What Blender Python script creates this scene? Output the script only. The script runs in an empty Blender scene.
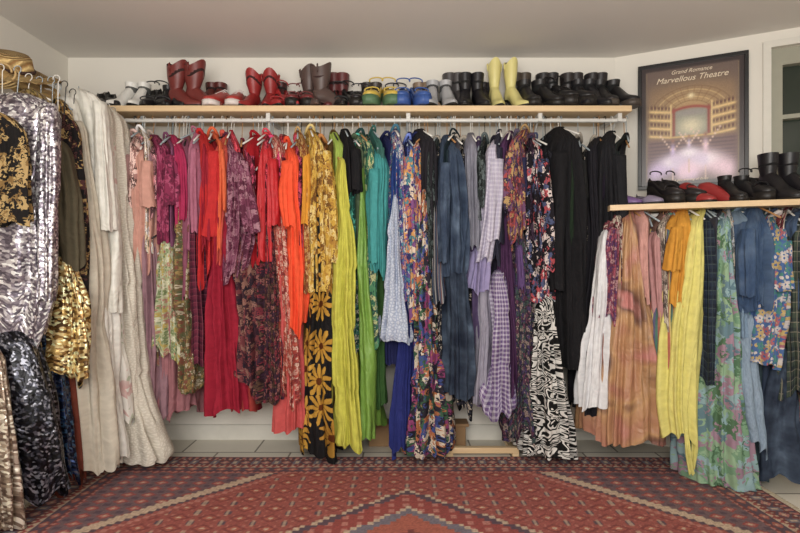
import bpy, math, random
import numpy as np
from mathutils import Matrix, Vector
F=533.0; CZ=1.15
rnd=random.Random(7)
scn=bpy.context.scene
scn.view_settings.view_transform='Standard'
def lin(c,ds=0.0):
    g_=(c[0]+c[1]+c[2])/3
    c=[v+(g_-v)*ds for v in c[:3]]
    r=[]
    for v in c:
        v=v/255.0
        r.append(v/12.92 if v<=.04045 else ((v+.055)/1.055)**2.4)
    return (r[0],r[1],r[2],1.0)
# ---------------------------------------------------------------- materials
class NT:
    def __init__(s,name):
        s.m=bpy.data.materials.new(name); s.m.use_nodes=True
        s.t=s.m.node_tree; s.b=s.t.nodes['Principled BSDF']
    def n(s,typ,**kw):
        x=s.t.nodes.new(typ)
        for k,v in kw.items(): setattr(x,k,v)
        return x
    def l(s,a,b): s.t.links.new(a,b)
    def setin(s,sock,v):
        if hasattr(v,'is_output'): s.l(v,sock)
        else: sock.default_value=v
    def math(s,op,a,b=None,c=None):
        x=s.n('ShaderNodeMath',operation=op)
        s.setin(x.inputs[0],a)
        if b is not None: s.setin(x.inputs[1],b)
        if c is not None: s.setin(x.inputs[2],c)
        return x.outputs[0]
    def vm(s,op,a,b):
        x=s.n('ShaderNodeVectorMath',operation=op)
        s.setin(x.inputs[0],a); s.setin(x.inputs[1],b)
        return x.outputs[0]
    def mix(s,f,a,b):
        x=s.n('ShaderNodeMix',data_type='RGBA')
        s.setin(x.inputs[0],f); s.setin(x.inputs[6],a); s.setin(x.inputs[7],b)
        return x.outputs[2]
    def ramp(s,f,cols,const=True):
        x=s.n('ShaderNodeValToRGB'); r=x.color_ramp
        r.interpolation='CONSTANT' if const else 'LINEAR'
        n=len(cols)
        while len(r.elements)<n: r.elements.new(0.5)
        for i,c in enumerate(cols):
            r.elements[i].position=(i/n) if const else i/max(1,n-1)
            r.elements[i].color=c
        s.l(f,x.inputs[0]); return x.outputs[0]
    def noise(s,vec,scale,detail=2,dist=0):
        x=s.n('ShaderNodeTexNoise'); s.l(vec,x.inputs['Vector'])
        x.inputs['Scale'].default_value=scale; x.inputs['Detail'].default_value=detail
        x.inputs['Distortion'].default_value=dist
        return x
MC={}
def cloth(kind,base,pal=(),s=12.0,rough=.85,wr=1.0):
    key=(kind,base,tuple(pal),s,rough)
    if key in MC: return MC[key]
    N=NT(kind+'_fabric'); uv=N.n('ShaderNodeUVMap').outputs[0]
    ds=.10 if kind=='plain' else .22
    B=lin(base,ds); P=[lin(c,ds) for c in pal]
    col=None
    metal=0; bumps=None
    big=N.noise(uv,5,2)
    if kind=='plain':
        nz=N.noise(uv,28,4)
        col=N.mix(nz.outputs[0],tuple(v*.72 for v in B[:3])+(1,),tuple(min(1,v*1.22) for v in B[:3])+(1,))
    elif kind=='denim':
        m=N.vm('MULTIPLY',uv,(60,14,1)); nz=N.noise(m,3,4)
        n2=N.noise(uv,9,3)
        c=N.mix(nz.outputs[0],tuple(v*.4 for v in B[:3])+(1,),tuple(min(1,v*1.2) for v in B[:3])+(1,))
        f=N.math('MULTIPLY',N.math('POWER',n2.outputs[0],3.5),1.2)
        col=N.mix(f,c,lin((125,145,168)))
    elif kind in('floral','daisy'):
        if kind=='floral': s=s*1.35
        wb=N.noise(uv,30,2); uvw=N.vm('ADD',uv,N.vm('MULTIPLY',wb.outputs['Color'],(.02,.02,0)))
        m=N.vm('MULTIPLY',uvw,(s,s*.85,1))
        v=N.n('ShaderNodeTexVoronoi',voronoi_dimensions='2D'); N.l(m,v.inputs['Vector']); v.inputs['Scale'].default_value=1
        v.inputs['Randomness'].default_value=.8 if kind=='floral' else .6
        df=N.vm('SUBTRACT',m,v.outputs['Position'])
        sp=N.n('ShaderNodeSeparateXYZ'); N.l(df,sp.inputs[0])
        sc=N.n('ShaderNodeSeparateColor'); N.l(v.outputs['Color'],sc.inputs[0])
        th=N.math('ARCTAN2',sp.outputs[1],sp.outputs[0])
        th=N.math('ADD',th,N.math('MULTIPLY',sc.outputs[1],6.28))
        k=2.5 if kind=='floral' else 5.0
        pc=N.math('ABSOLUTE',N.math('COSINE',N.math('MULTIPLY',th,k)))
        R=N.math('MULTIPLY_ADD',pc,.26 if kind=='floral' else .42,.24 if kind=='floral' else .14)
        mask=N.math('LESS_THAN',v.outputs['Distance'],R)
        ctr=N.math('LESS_THAN',v.outputs['Distance'],.11)
        pcol=N.ramp(sc.outputs[0],P)
        v2=N.n('ShaderNodeTexVoronoi',voronoi_dimensions='2D'); N.l(N.vm('MULTIPLY',uvw,(s*2.3,s*1.7,1)),v2.inputs['Vector']); v2.inputs['Scale'].default_value=1
        s2=N.n('ShaderNodeSeparateColor'); N.l(v2.outputs['Color'],s2.inputs[0])
        leaf=N.math('MULTIPLY',N.math('LESS_THAN',v2.outputs['Distance'],.36),.8)
        if kind=='floral':
            bg=N.mix(leaf,B,N.ramp(s2.outputs[1],P[::-1]))
            pcol=N.mix(N.math('MULTIPLY',v.outputs['Distance'],1.0),pcol,B)
        else:
            bg=B; pcol=N.mix(N.math('MULTIPLY',N.math('SUBTRACT',1,pc),.7),pcol,lin((120,70,15)))
        col=N.mix(mask,bg,pcol)
        col=N.mix(ctr,col,lin((90,45,15)) if kind=='daisy' else B)
    elif kind=='patch':
        s=s*1.6
        nz=N.noise(uv,s*1.2,3)
        m=N.vm('ADD',N.vm('MULTIPLY',uv,(s,s*.7,1)),N.vm('MULTIPLY',nz.outputs['Color'],(2.4,2.4,0)))
        v=N.n('ShaderNodeTexVoronoi',voronoi_dimensions='2D'); N.l(m,v.inputs['Vector']); v.inputs['Scale'].default_value=1
        sc=N.n('ShaderNodeSeparateColor'); N.l(v.outputs['Color'],sc.inputs[0])
        c0=N.ramp(sc.outputs[0],[B]+P)
        c1=N.ramp(sc.outputs[1],P[::-1]+[B])
        col=N.mix(N.math('LESS_THAN',v.outputs['Distance'],.24),c0,c1)
    elif kind=='plaid':
        sp=N.n('ShaderNodeSeparateXYZ'); N.l(N.vm('MULTIPLY',uv,(s,s,1)),sp.inputs[0])
        fu=N.math('FRACT',sp.outputs[0]); fv=N.math('FRACT',sp.outputs[1])
        a=N.math('LESS_THAN',fu,.42); b=N.math('LESS_THAN',fv,.42)
        c=N.mix(N.math('MULTIPLY_ADD',a,.5,N.math('MULTIPLY',b,.5)),B,P[0])
        if len(P)>1:
            e=N.math('MAXIMUM',N.math('GREATER_THAN',fu,.9),N.math('GREATER_THAN',fv,.9))
            c=N.mix(N.math('MULTIPLY',e,.55),c,P[1])
        col=c
    elif kind=='stripe':
        sp=N.n('ShaderNodeSeparateXYZ')
        N.l(N.vm('MULTIPLY',uv,(s,s,1)),sp.inputs[0])
        col=N.ramp(N.math('FRACT',sp.outputs[0]),[B]+P)
    elif kind=='zebra':
        m=N.vm('MULTIPLY',uv,(s*.7,s*1.5,1)); w=N.noise(m,.9,1,1.2)
        a=N.math('SINE',N.math('MULTIPLY',w.outputs[0],62))
        col=N.mix(N.math('GREATER_THAN',a,.1),B,P[0])
    elif kind=='ombre':
        nz=N.noise(uv,3.5,2,.6)
        f=N.math('MULTIPLY',N.math('SUBTRACT',nz.outputs[0],.3),2.4)
        col=N.ramp(f,[B]+P,False)
    elif kind=='sequin':
        v=N.n('ShaderNodeTexVoronoi',voronoi_dimensions='2D'); N.l(N.vm('MULTIPLY',uv,(s*8,s*8,1)),v.inputs['Vector']); v.inputs['Scale'].default_value=1
        sc=N.n('ShaderNodeSeparateColor'); N.l(v.outputs['Color'],sc.inputs[0])
        col=N.ramp(sc.outputs[0],[B]+P+[tuple(min(1,c_*1.6+.12) for c_ in P[-1][:3])+(1,)])  # last, palest cell colour paints sequin highlights into the base colour
        metal=.55; rough=.28
        bumps=(v.outputs['Color'],1.0,.014)
    elif kind=='lace':
        v=N.n('ShaderNodeTexVoronoi',voronoi_dimensions='2D',feature='DISTANCE_TO_EDGE'); N.l(N.vm('MULTIPLY',uv,(s*8,s*8,1)),v.inputs['Vector']); v.inputs['Scale'].default_value=1
        col=N.mix(N.math('MULTIPLY',N.math('GREATER_THAN',v.outputs['Distance'],.2),.6),B,P[0])
        bumps=(v.outputs['Distance'],.3,.008)
    dark=N.mix(N.math('MULTIPLY',big.outputs[0],.2),col,tuple(v*.4 for v in B[:3])+(1,)) if kind not in('zebra','ombre') else col
    N.l(dark,N.b.inputs['Base Color'])
    N.b.inputs['Roughness'].default_value=rough; N.b.inputs['Metallic'].default_value=metal
    N.b.inputs['Specular IOR Level'].default_value=.2 if rough>.6 else .5
    bp=N.n('ShaderNodeBump'); bp.inputs['Strength'].default_value=.5*wr; bp.inputs['Distance'].default_value=.035
    w=N.noise(N.vm('MULTIPLY',uv,(15,8,1)),1,4,.9); N.l(w.outputs[0],bp.inputs['Height'])
    out=bp.outputs[0]
    if bumps:
        b2=N.n('ShaderNodeBump'); N.l(bumps[0],b2.inputs['Height']); b2.inputs['Strength'].default_value=bumps[1]; b2.inputs['Distance'].default_value=bumps[2]
        N.l(out,b2.inputs['Normal']); out=b2.outputs[0]
    N.l(out,N.b.inputs['Normal'])
    MC[key]=N.m; return N.m
def simple(name,c,rough=.5,metal=0,noise=0.0,nscale=20):
    key=('s',name,c,rough,metal)
    if key in MC: return MC[key]
    N=NT(name); B=lin(c)
    tc=N.n('ShaderNodeTexCoord').outputs['Object']
    nz=N.noise(tc,nscale,3)
    k=noise if noise else .06
    col=N.mix(nz.outputs[0],tuple(v*(1-k) for v in B[:3])+(1,),tuple(min(1,v*(1+k)) for v in B[:3])+(1,))
    N.l(col,N.b.inputs['Base Color'])
    N.b.inputs['Roughness'].default_value=rough; N.b.inputs['Metallic'].default_value=metal
    MC[key]=N.m; return N.m
def woodmat(name,c,c2,sc=(1,14,14)):
    N=NT(name); tc=N.n('ShaderNodeTexCoord').outputs['Object']
    m=N.vm('MULTIPLY',tc,sc); nz=N.noise(m,3,5,1)
    N.l(N.mix(nz.outputs[0],lin(c),lin(c2)),N.b.inputs['Base Color']); N.b.inputs['Roughness'].default_value=.5
    return N.m
# ---------------------------------------------------------------- mesh builder
class MB:
    def __init__(s): s.v=[];s.f=[];s.uv=[];s.mi=[];s.n=0
    def grid(s,P,U,mi=0,closed=True,cap0=False,cap1=False):
        R,C,_=P.shape; base=s.n
        s.v.append(P.reshape(-1,3)); s.n+=R*C
        cols=C if closed else C-1
        i=np.arange(R-1)[:,None]; j=np.arange(cols)[None,:]; j2=(j+1)%C
        a=base+i*C+j; b=base+i*C+j2; c=base+(i+1)*C+j2; d=base+(i+1)*C+j
        q=np.stack([a+0*b,d+0*a,c+0*a,b+0*a],-1).reshape(-1,4)
        s.f.extend(q.tolist()); s.mi.extend([mi]*len(q))
        if U is None: U=np.zeros((R,C+1,2))
        ii=np.repeat(np.arange(R-1),cols); jj=np.tile(np.arange(cols),R-1)
        uq=np.stack([U[ii,jj],U[ii+1,jj],U[ii+1,jj+1],U[ii,jj+1]],1).reshape(-1,2)
        s.uv.append(uq)
        if cap0: s.f.append([base+k for k in range(C)]); s.mi.append(mi); s.uv.append(np.zeros((C,2)))
        if cap1: s.f.append([base+(R-1)*C+k for k in range(C)][::-1]); s.mi.append(mi); s.uv.append(np.zeros((C,2)))
    def tube(s,path,r,mi=0,seg=6):
        path=np.array(path,float); n=len(path)
        T=np.gradient(path,axis=0); T/=np.linalg.norm(T,axis=1)[:,None]+1e-9
        ref=np.array([0,0,1.]) if abs(T[0,2])<.9 else np.array([1.,0,0])
        A=[]
        u=np.cross(T[0],ref); u/=np.linalg.norm(u)
        for k in range(n):
            u=u-T[k]*np.dot(u,T[k]); u/=np.linalg.norm(u)+1e-9
            w=np.cross(T[k],u)
            rr=r[k] if hasattr(r,'__len__') else r
            th=np.linspace(0,2*np.pi,seg,endpoint=False)
            A.append(path[k]+rr*(np.cos(th)[:,None]*u+np.sin(th)[:,None]*w))
        s.grid(np.array(A),None,mi,True,True,True)
    def box(s,lo,hi,mi=0,M=None):
        x0,y0,z0=lo;x1,y1,z1=hi
        v=np.array([[x0,y0,z0],[x1,y0,z0],[x1,y1,z0],[x0,y1,z0],[x0,y0,z1],[x1,y0,z1],[x1,y1,z1],[x0,y1,z1]],float)
        if M is not None: v=np.array([list(M@Vector(p)) for p in v])
        b=s.n; s.v.append(v); s.n+=8
        for q in ((0,3,2,1),(4,5,6,7),(0,1,5,4),(1,2,6,5),(2,3,7,6),(3,0,4,7)):
            s.f.append([b+k for k in q]); s.mi.append(mi); s.uv.append(np.array([[0,0],[1,0],[1,1],[0,1]],float))
    def obj(s,name,mats,smooth=True,M=None,bevel=0):
        me=bpy.data.meshes.new(name); V=np.concatenate(s.v)
        me.from_pydata(V.tolist(),[],s.f)
        for m in mats: me.materials.append(m)
        me.polygons.foreach_set('material_index',s.mi)
        me.polygons.foreach_set('use_smooth',[smooth]*len(s.f))
        ul=me.uv_layers.new(name='UVMap'); ul.data.foreach_set('uv',np.concatenate(s.uv).ravel())
        me.update()
        o=bpy.data.objects.new(name,me); scn.collection.objects.link(o)
        if M is not None: o.matrix_world=M
        if bevel:
            b=o.modifiers.new('bevel','BEVEL'); b.width=bevel; b.segments=2
        return o
def smooth(t): t=np.clip(t,0,1); return t*t*(3-2*t)
# ---------------------------------------------------------------- garments
hcols=[simple('hanger_white',(215,212,205),.4),simple('hanger_black',(25,25,25),.4),simple('hanger_wood',(165,120,75),.5),simple('hanger_clear',(150,160,165),.2)]
def panel(mb,out,yc,HD,rs,mi=0,top_hd=.03,fold=1.0,tiers=0,seg=None,sl=.10,power=.85,lam=.045,hemw=.012,sway=.55,shear=(0,0),slump=.25,curl=0.0):
    out=sorted(out); ys=np.array([o[0] for o in out],float)
    xl=np.array([o[1] for o in out],float); xr=np.array([o[2] for o in out],float)
    R=max(16,int((ys[-1]-ys[0])/4.5)); 
    y=np.linspace(ys[0],ys[-1],R)
    def itp(a):
        b=np.interp(y,ys,a); k=np.array([1,2,3,3,3,2,1])/15.0
        c=np.convolve(np.pad(b,3,mode='edge'),k,'valid'); c[0]=b[0]; c[-1]=b[-1]; return c
    L=itp(xl); Rr=itp(xr)
    t=(y-ys[0])/(ys[-1]-ys[0])
    tl=smooth(t*2.5)
    wd_=np.clip((Rr-L)/20.0,.25,1)
    for arr in (0,1):
        nzv=sum(a*np.sin(y/p+rs.uniform(0,6.28)) for a,p in ((1.0,34),(.5,15),(.3,7)))*tl*wd_*1.3*sway
        if arr==0: L=L+nzv
        else: Rr=Rr+nzv
    drop=(y-ys[0])/F*yc
    hd=top_hd+(HD-top_hd)*smooth(drop/sl)**.8
    yf=yc-hd
    X0=(L-400)/F*yf; X1=(Rr-400)/F*yf; Z=CZ+(266-y)/F*yf
    cx=(X0+X1)/2; hw=np.maximum((X1-X0)/2,.004)
    per=2*(HD+hw.mean())*1.7
    n=max(6,int(per/lam)); C=seg or min(190,max(56,int(n*10)))
    th=np.linspace(0,2*np.pi,C,endpoint=False)
    c=np.cos(th);s_=np.sin(th)
    cc=np.sign(c)*np.abs(c)**power; ss=np.sign(s_)*np.abs(s_)**power
    ph=[rs.uniform(0,6.28) for _ in range(8)]
    Zc=Z[:,None]; T=t[:,None]; TH=th[None,:]
    amp=(.22+.78*smooth(t*2.0))[:,None]*fold*.0115*np.clip(hw/.05,.45,1.9)[:,None]
    f=0*Zc*TH
    for q in range(8):
        k=max(2,int(n*(.25+1.5*q/7)+rs.uniform(-1,1)))
        a=.55*(n/k)**.6*rs.uniform(.4,1.3)
        f=f+a*np.sin(k*TH+rs.uniform(0,6.28)+rs.uniform(-2.6,2.6)*Zc+rs.uniform(.3,1.5)*np.sin(Zc*rs.uniform(2,6)+rs.uniform(0,6)))
    f=f*(.75+.35*np.sin(Zc*rs.uniform(3,7)+3*TH+ph[0]))
    f=f+slump*np.sin(Zc*rs.uniform(22,38)+3*np.sin(2*TH+ph[6]))*np.sin(3*TH+ph[2]+Zc*5)
    f=np.sign(f)*np.abs(f)**.85
    hwf=hw[:,None]+0*TH; hdf=hd[:,None]+0*TH
    if tiers:
        fr=(t*tiers)%1.0
        g_=(1+.10*fr)[:,None]; hwf=hwf*g_; amp=amp*(1+1.1*fr)[:,None]
    d=np.clip(amp*f,-.032,.032)
    X=cx[:,None]+(hwf)*cc+d*c; Y=yc+(hdf)*ss+d*s_
    X=X+(.005*np.sin(Zc*5+ph[7])*smooth(T*3))
    X=X+shear[0]*(Y-shear[1])
    if curl:
        q=(Y-shear[1])/max(HD,.02); X=X+curl*np.clip(q,0,2)*np.sin(q*2.4+ph[5]+Zc*2.2)*smooth(T*2.5)
    ZZ=Zc+0*TH+ hemw*(T**5)*(np.sin(3*TH+ph[2])+.6*np.sin(7*TH+ph[3])+.3*np.sin(13*TH+ph[1]))
    ZZ=np.maximum(ZZ,.012)
    P=np.stack([X,Y,ZZ],-1)
    U=np.zeros((R,C+1,2)); U[:,:,0]=np.linspace(0,per,C+1)[None,:]+rs.uniform(0,9); U[:,:,1]=Z[:,None]+rs.uniform(0,3)
    mb.grid(P,U,mi,True,True,False)
    return cx[0],Z[0]
def garment(name,mat,out,yc=3.25,HD=.2,zr=2.045,sl=None,hang='y',mat2=None,fold=1,tiers=0,hc=None,lam=.045,extra=None,hem=None,thd=.03,slump=.25,k=None):
    rs=random.Random(sum(ord(ch) for ch in name)*31+int(out[0][1]*7))
    mb=MB()
    if hem is None: hem=rs.choice([.012,.018,.028,.045])
    if k is None: k=rs.choice([-1,1])*rs.uniform(.05,.36) if hang=='y' else 0
    if hang=='y': lam=lam*rs.uniform(.8,1.7)
    yfr=yc-HD
    x,z=panel(mb,out,yc,HD,rs,0,fold=fold,tiers=tiers,lam=lam,hemw=hem,top_hd=thd if hang=='y' else HD*.5,sl=rs.uniform(.07,.13) if hang=='y' else .05,shear=(k,yfr),slump=slump,curl=rs.uniform(.01,.035) if hang=='y' else 0)
    for so in (sl or []):
        off=so[0] ; panel(mb,so[1],yc-off,.045 if hang=='y' else .04,rs,0,top_hd=.03,fold=.9,lam=.05,hemw=.006,shear=(k,yc-off-.045) if hang=='y' else (0,0))
    if extra:
        for (m_i,off,hd,o) in extra: panel(mb,o,yc-off,hd,rs,m_i,top_hd=hd*.7,fold=.8,hemw=.006,shear=(k,yc-off-hd))
    x=x+k*HD
    if hang=='y' and rs.random()<.65:
        cw=rs.uniform(.016,.03)
        mb.tube([(x+cw*math.cos(a)+k*.06*math.sin(a),yc+.062*math.sin(a),z-.012-.014*math.cos(2*a)-.012*math.sin(a)) for a in np.linspace(0,6.4,18)],rs.uniform(.006,.011),1)
    r=.0022
    hk=[(x,yc,z-.01),(x,yc,z+.02)]
    for a in np.linspace(-60,200,9):
        ar=math.radians(a)
        if hang=='y': hk.append((x+rs.uniform(-.001,.001),yc+.017*math.cos(ar)*1.0,zr+.004+.017*math.sin(ar)))
        else: hk.append((x+.017*math.cos(ar),yc,zr+.004+.017*math.sin(ar)))
    mb.tube(hk,r,2)
    arm=min(HD*.9,.19) if hang=='y' else .17
    if hang=='y': bar=[(x-k*arm,yc-arm,z-.085),(x-k*arm*.4,yc-arm*.4,z-.03),(x,yc,z),(x+k*arm*.4,yc+arm*.4,z-.03),(x+k*arm,yc+arm,z-.085)]
    else:
        am=max(.05,min(.17,(out[1][2]-out[1][1])/2/F*yc*.85))
        bar=[(x-am,yc,z-.05),(x-am*.4,yc,z-.02),(x,yc,z+.004),(x+am*.4,yc,z-.02),(x+am,yc,z-.05)]
    mb.tube(bar,.005,2)
    hcm=hc if hc is not None else hcols[rs.choice([0,0,1,2,3,3])]
    return mb.obj(name,[mat,mat2 or mat,hcm])
PL=lambda c,**k: cloth('plain',c,**k)
BLK=PL((24,23,26)); BLK2=PL((34,32,38))
def g(name,mat,out,**k): garment(name,mat,out,**k)
FLR=lambda b,p,s=22: cloth('floral',b,p,s)
PT=lambda b,p,s=18: cloth('patch',b,p,s)
# ---- densely packed garments mostly hidden behind the others
zones=[(112,150,[(150,110,100),(170,130,125),(115,85,80)],420),(150,200,[(110,50,65),(150,90,90),(120,60,75)],415),
       (200,300,[(140,25,35),(105,20,35),(160,55,50),(90,25,40)],418),(300,345,[(140,95,30),(80,60,25),(170,115,35)],425),
       (345,392,[(50,85,40),(30,70,60),(80,100,40)],420),(392,425,[(40,50,100),(30,35,80)],440),
       (425,475,[(24,24,32),(35,42,62)],415),(475,530,[(80,65,100),(32,28,42)],395),(530,628,[(20,20,23),(26,26,30)],400)]
for a,b,cs,yb in zones:
    x=a
    while x<b:
        c=rnd.choice(cs); w=rnd.uniform(7,10)
        yb2=yb-rnd.uniform(0,110)
        mt=PL(c) if rnd.random()<.6 else FLR(c,[tuple(min(255,int(v*1.7+20)) for v in c),tuple(int(v*.5) for v in c),(200,185,165)],30)
        g('long_hanging_dress',mt,[(136+rnd.uniform(-3,4),x-3,x+3),(152,x-w*.8,x+w*.8),(250,x-w,x+w),(yb2,x-w-2,x+w+2)],HD=.15,yc=3.27)
        x+=rnd.uniform(13,17)
    x=a+4
    while x<b-2:
        c=rnd.choice(cs); c=tuple(min(255,int(v*rnd.uniform(1.1,1.7)+rnd.uniform(0,16))) for v in c); w=rnd.uniform(3.5,6)
        c=tuple(int(v/8)*8 for v in c)
        mt=PL(c) if rnd.random()<.45 else PT(c,[tuple(min(255,int(v*1.5+20)) for v in c),tuple(int(v*.5) for v in c)],30)
        y0=rnd.uniform(128,142); yb2=rnd.uniform(185,285)
        g('slim_hanging_blouse',mt,[(y0,x-2,x+2),(y0+rnd.uniform(10,18),x-w,x+w),((y0+yb2)/2,x-w*.9,x+w*.9),(yb2,x-w*1.1,x+w*1.1)],HD=rnd.uniform(.185,.225),yc=3.25,sl=[(.18,[(y0+18,x-w*.2,x+w*1.2),(y0+50,x+w*.1,x+w*1.4),(yb2-rnd.uniform(10,50),x+w*.2,x+w*1.3)])] if rnd.random()<.6 else None)
        x+=rnd.uniform(12,18)
# ---- main rail, visible garments (left to right)
g('cream_lace_blouse',cloth('lace',(190,175,160),[(225,215,200)],12),[(136,112,118),(155,104,124),(230,102,124),(330,100,128)],HD=.16)
g('blush_satin_blouse',PL((196,150,146),rough=.5),[(136,121,127),(152,115,134),(210,116,136),(268,113,138)],HD=.2,sl=[(.19,[(156,118,127),(200,115,126),(248,117,127)])])
g('peach_cotton_dress',PL((208,152,136)),[(138,134,142),(156,127,149),(205,128,153),(268,125,150)],HD=.22,sl=[(.2,[(160,139,150),(206,138,154)])])
g('mauve_maxi_dress',PL((156,118,128)),[(140,142,150),(160,138,156),(280,137,158),(418,132,166)],HD=.18)
g('magenta_wrap_top',cloth('patch',(150,40,80),[(185,70,110),(110,30,60)],20),[(134,156,164),(150,151,173),(200,152,176),(240,154,176)],HD=.2,sl=[(.19,[(154,164,175),(205,166,178)])])
g('botanical_print_skirt',FLR((180,185,140),[(200,160,40),(90,120,60),(225,220,190),(190,90,90)],22),[(225,156,170),(245,153,172),(300,150,174),(357,148,175)],HD=.2)
g('dusty_rose_dress',PL((165,108,114)),[(240,158,172),(300,154,176),(415,150,180)],HD=.15)
g('hot_pink_blouse',PL((180,45,88)),[(134,172,178),(150,168,186),(190,168,188),(222,170,186)],HD=.21)
g('orchid_chiffon_dress',PL((140,76,98)),[(136,180,186),(155,176,194),(260,178,196),(300,178,198)],HD=.17)
g('meadow_print_maxi_dress',FLR((110,92,56),[(180,145,80),(140,55,50),(205,190,160),(80,95,60)],32),[(150,178,184),(170,173,190),(260,174,195),(392,170,196)],HD=.19,tiers=3)
g('burgundy_plaid_dress',cloth('plaid',(110,30,55),[(62,20,40),(150,70,85)],26),[(150,190,196),(170,184,200),(250,184,206),(362,182,212)],HD=.2)
g('scarlet_ruffle_blouse',PL((200,42,44)),[(132,200,208),(150,194,214),(200,196,216),(280,194,218)],HD=.2,tiers=2,sl=[(.19,[(150,206,218),(200,206,220),(236,200,216)])])
g('crimson_maxi_dress',PL((160,28,50)),[(150,208,216),(170,204,222),(230,206,226),(300,204,230),(414,198,237)],HD=.22,fold=1.3)
g('coral_linen_blouse',PL((212,84,70)),[(134,214,222),(152,208,228),(200,212,226),(262,208,222)],HD=.21)
g('dusty_purple_print_blouse',cloth('patch',(120,50,78),[(150,84,110),(96,36,60),(175,120,135)],30),[(136,232,240),(155,224,246),(190,222,250),(240,219,253),(276,216,246)],HD=.24,hem=.04,sl=[(.22,[(160,236,248),(205,240,256),(232,242,258)])])
g('paisley_long_dress',PT((66,32,44),[(130,56,60),(40,30,42),(150,100,86)],34),[(180,236,244),(270,232,250),(330,231,254),(381,232,256)],HD=.2,tiers=2)
g('bright_red_dress',PL((196,26,34),rough=.6),[(136,260,268),(152,255,274),(200,256,274),(262,253,274)],HD=.23,sl=[(.22,[(158,266,276),(200,266,278),(225,266,276)])])
g('red_velvet_blouse',PL((165,22,32)),[(134,244,252),(152,240,256),(200,242,258),(255,244,258)],HD=.17)
g('dark_rose_print_dress',FLR((50,26,34),[(150,45,60),(100,70,50),(165,95,88),(66,36,60)],28),[(160,258,268),(250,254,278),(330,253,282),(402,252,284)],HD=.2,lam=.05,tiers=3)
g('coral_pink_gown',PL((205,84,82)),[(140,282,288),(160,276,290),(300,278,300),(432,270,304)],HD=.18)
g('poppy_print_dress',FLR((185,66,56),[(220,165,145),(120,36,44),(230,200,175),(205,95,72)],30),[(134,272,280),(152,268,288),(280,270,294),(400,276,302)],HD=.2,tiers=4)
g('neon_orange_wrap_dress',PL((255,84,48)),[(140,290,297),(158,282,304),(190,284,303),(230,286,306),(328,285,307)],HD=.26,hem=.04,sl=[(.24,[(160,282,294),(200,281,292),(226,284,293)])])
g('rust_floral_blouse',FLR((160,88,36),[(215,160,64),(115,44,34),(225,190,120)],30),[(130,300,306),(148,295,312),(220,298,316),(290,298,316)],HD=.2)
g('golden_print_kaftan',cloth('patch',(205,155,45),[(222,180,70),(120,75,30),(228,200,120),(180,125,40)],30),[(128,315,322),(146,308,328),(190,304,334),(240,303,338),(290,304,336)],HD=.22,sl=[(.2,[(150,320,332),(210,326,338),(262,328,338)])])
g('black_sunflower_maxi_dress',cloth('daisy',(24,22,24),[(205,148,40),(222,162,50),(190,132,36)],6.2),[(150,318,326),(220,306,334),(300,304,338),(380,303,341),(458,302,342)],HD=.2,lam=.07,fold=.8)
g('chartreuse_tiered_gown',PL((200,196,76)),[(150,342,347),(172,335,350),(200,336,351),(260,337,356),(360,337,360),(450,338,363)],HD=.25,tiers=5,fold=1.2)
g('apple_green_slip_dress',PL((118,160,62),rough=.5),[(150,358,364),(240,356,370),(340,355,374),(435,358,380)],HD=.21)
g('black_velvet_bolero',BLK,[(128,348,355),(146,342,362),(190,343,364)],HD=.22,sl=[(.2,[(148,350,362),(190,352,363)])])
g('lime_camisole',PL((160,184,80)),[(130,338,344),(145,334,348),(190,334,346)],HD=.17)
g('emerald_print_dress',PT((38,92,80),[(180,180,120),(30,66,66),(70,134,92)],34),[(132,366,373),(150,362,380),(260,362,384),(345,364,388)],HD=.2)
g('turquoise_bomber_jacket',PL((62,146,146)),[(140,376,384),(162,370,391),(205,368,392),(268,368,392),(274,371,390)],HD=.25,sl=[(.23,[(168,369,381),(215,368,380),(262,370,379)])])
g('white_eyelet_sundress',cloth('lace',(158,170,196),[(214,220,230)],7),[(185,392,398),(215,388,402),(262,382,406),(300,376,412),(342,371,417)],HD=.235,tiers=3,fold=1.3,hem=.012)
g('cobalt_floral_dress',FLR((50,66,135),[(210,120,74),(225,218,210),(120,80,155),(70,145,155)],26),[(128,396,403),(146,392,408),(200,391,410),(300,392,413)],HD=.22)
g('royal_blue_gown',PL((38,46,115)),[(240,396,404),(330,392,410),(448,388,414)],HD=.18)
g('rainbow_feather_print_dress',PT((48,48,105),[(200,95,66),(70,135,145),(220,196,170),(130,70,130),(220,150,76)],22),[(134,410,418),(152,404,424),(220,404,424),(320,408,430)],HD=.22,sl=[(.2,[(156,402,413),(220,404,415),(262,407,416)])])
g('multicolour_floral_maxi_dress',PT((40,36,50),[(56,96,66),(150,56,110),(210,194,170),(56,74,145),(185,105,60),(40,36,50)],24),[(180,420,428),(280,412,436),(370,408,442),(458,405,446)],HD=.23,tiers=4,fold=1.2)
g('black_evening_jacket',BLK2,[(128,428,436),(146,420,443),(190,420,442),(225,422,440)],HD=.22)
g('striped_knit_cardigan',cloth('stripe',(70,84,110),[(115,70,68),(145,145,145),(50,58,82)],30),[(180,430,438),(240,427,444),(300,428,446)],HD=.21)
g('indigo_denim_jacket',cloth('denim',(46,62,90)),[(134,450,458),(154,441,469),(200,443,471),(268,445,472),(274,447,470)],HD=.25,sl=[(.23,[(162,441,453),(215,438,450),(262,440,449)])])
g('denim_pinafore_dress',cloth('denim',(30,40,62)),[(200,455,465),(270,448,474),(340,446,478),(397,444,480)],HD=.22)
g('grey_silk_blouse',PL((125,124,138),rough=.5),[(132,470,476),(150,464,482),(210,466,484),(250,468,482)],HD=.19)
g('lavender_checked_shirt_dress',cloth('plaid',(168,160,186),[(198,192,208)],40),[(136,488,496),(154,480,502),(205,478,501),(240,475,497),(262,472,492)],HD=.25,sl=[(.23,[(158,489,503),(210,488,501),(240,486,498)])])
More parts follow.
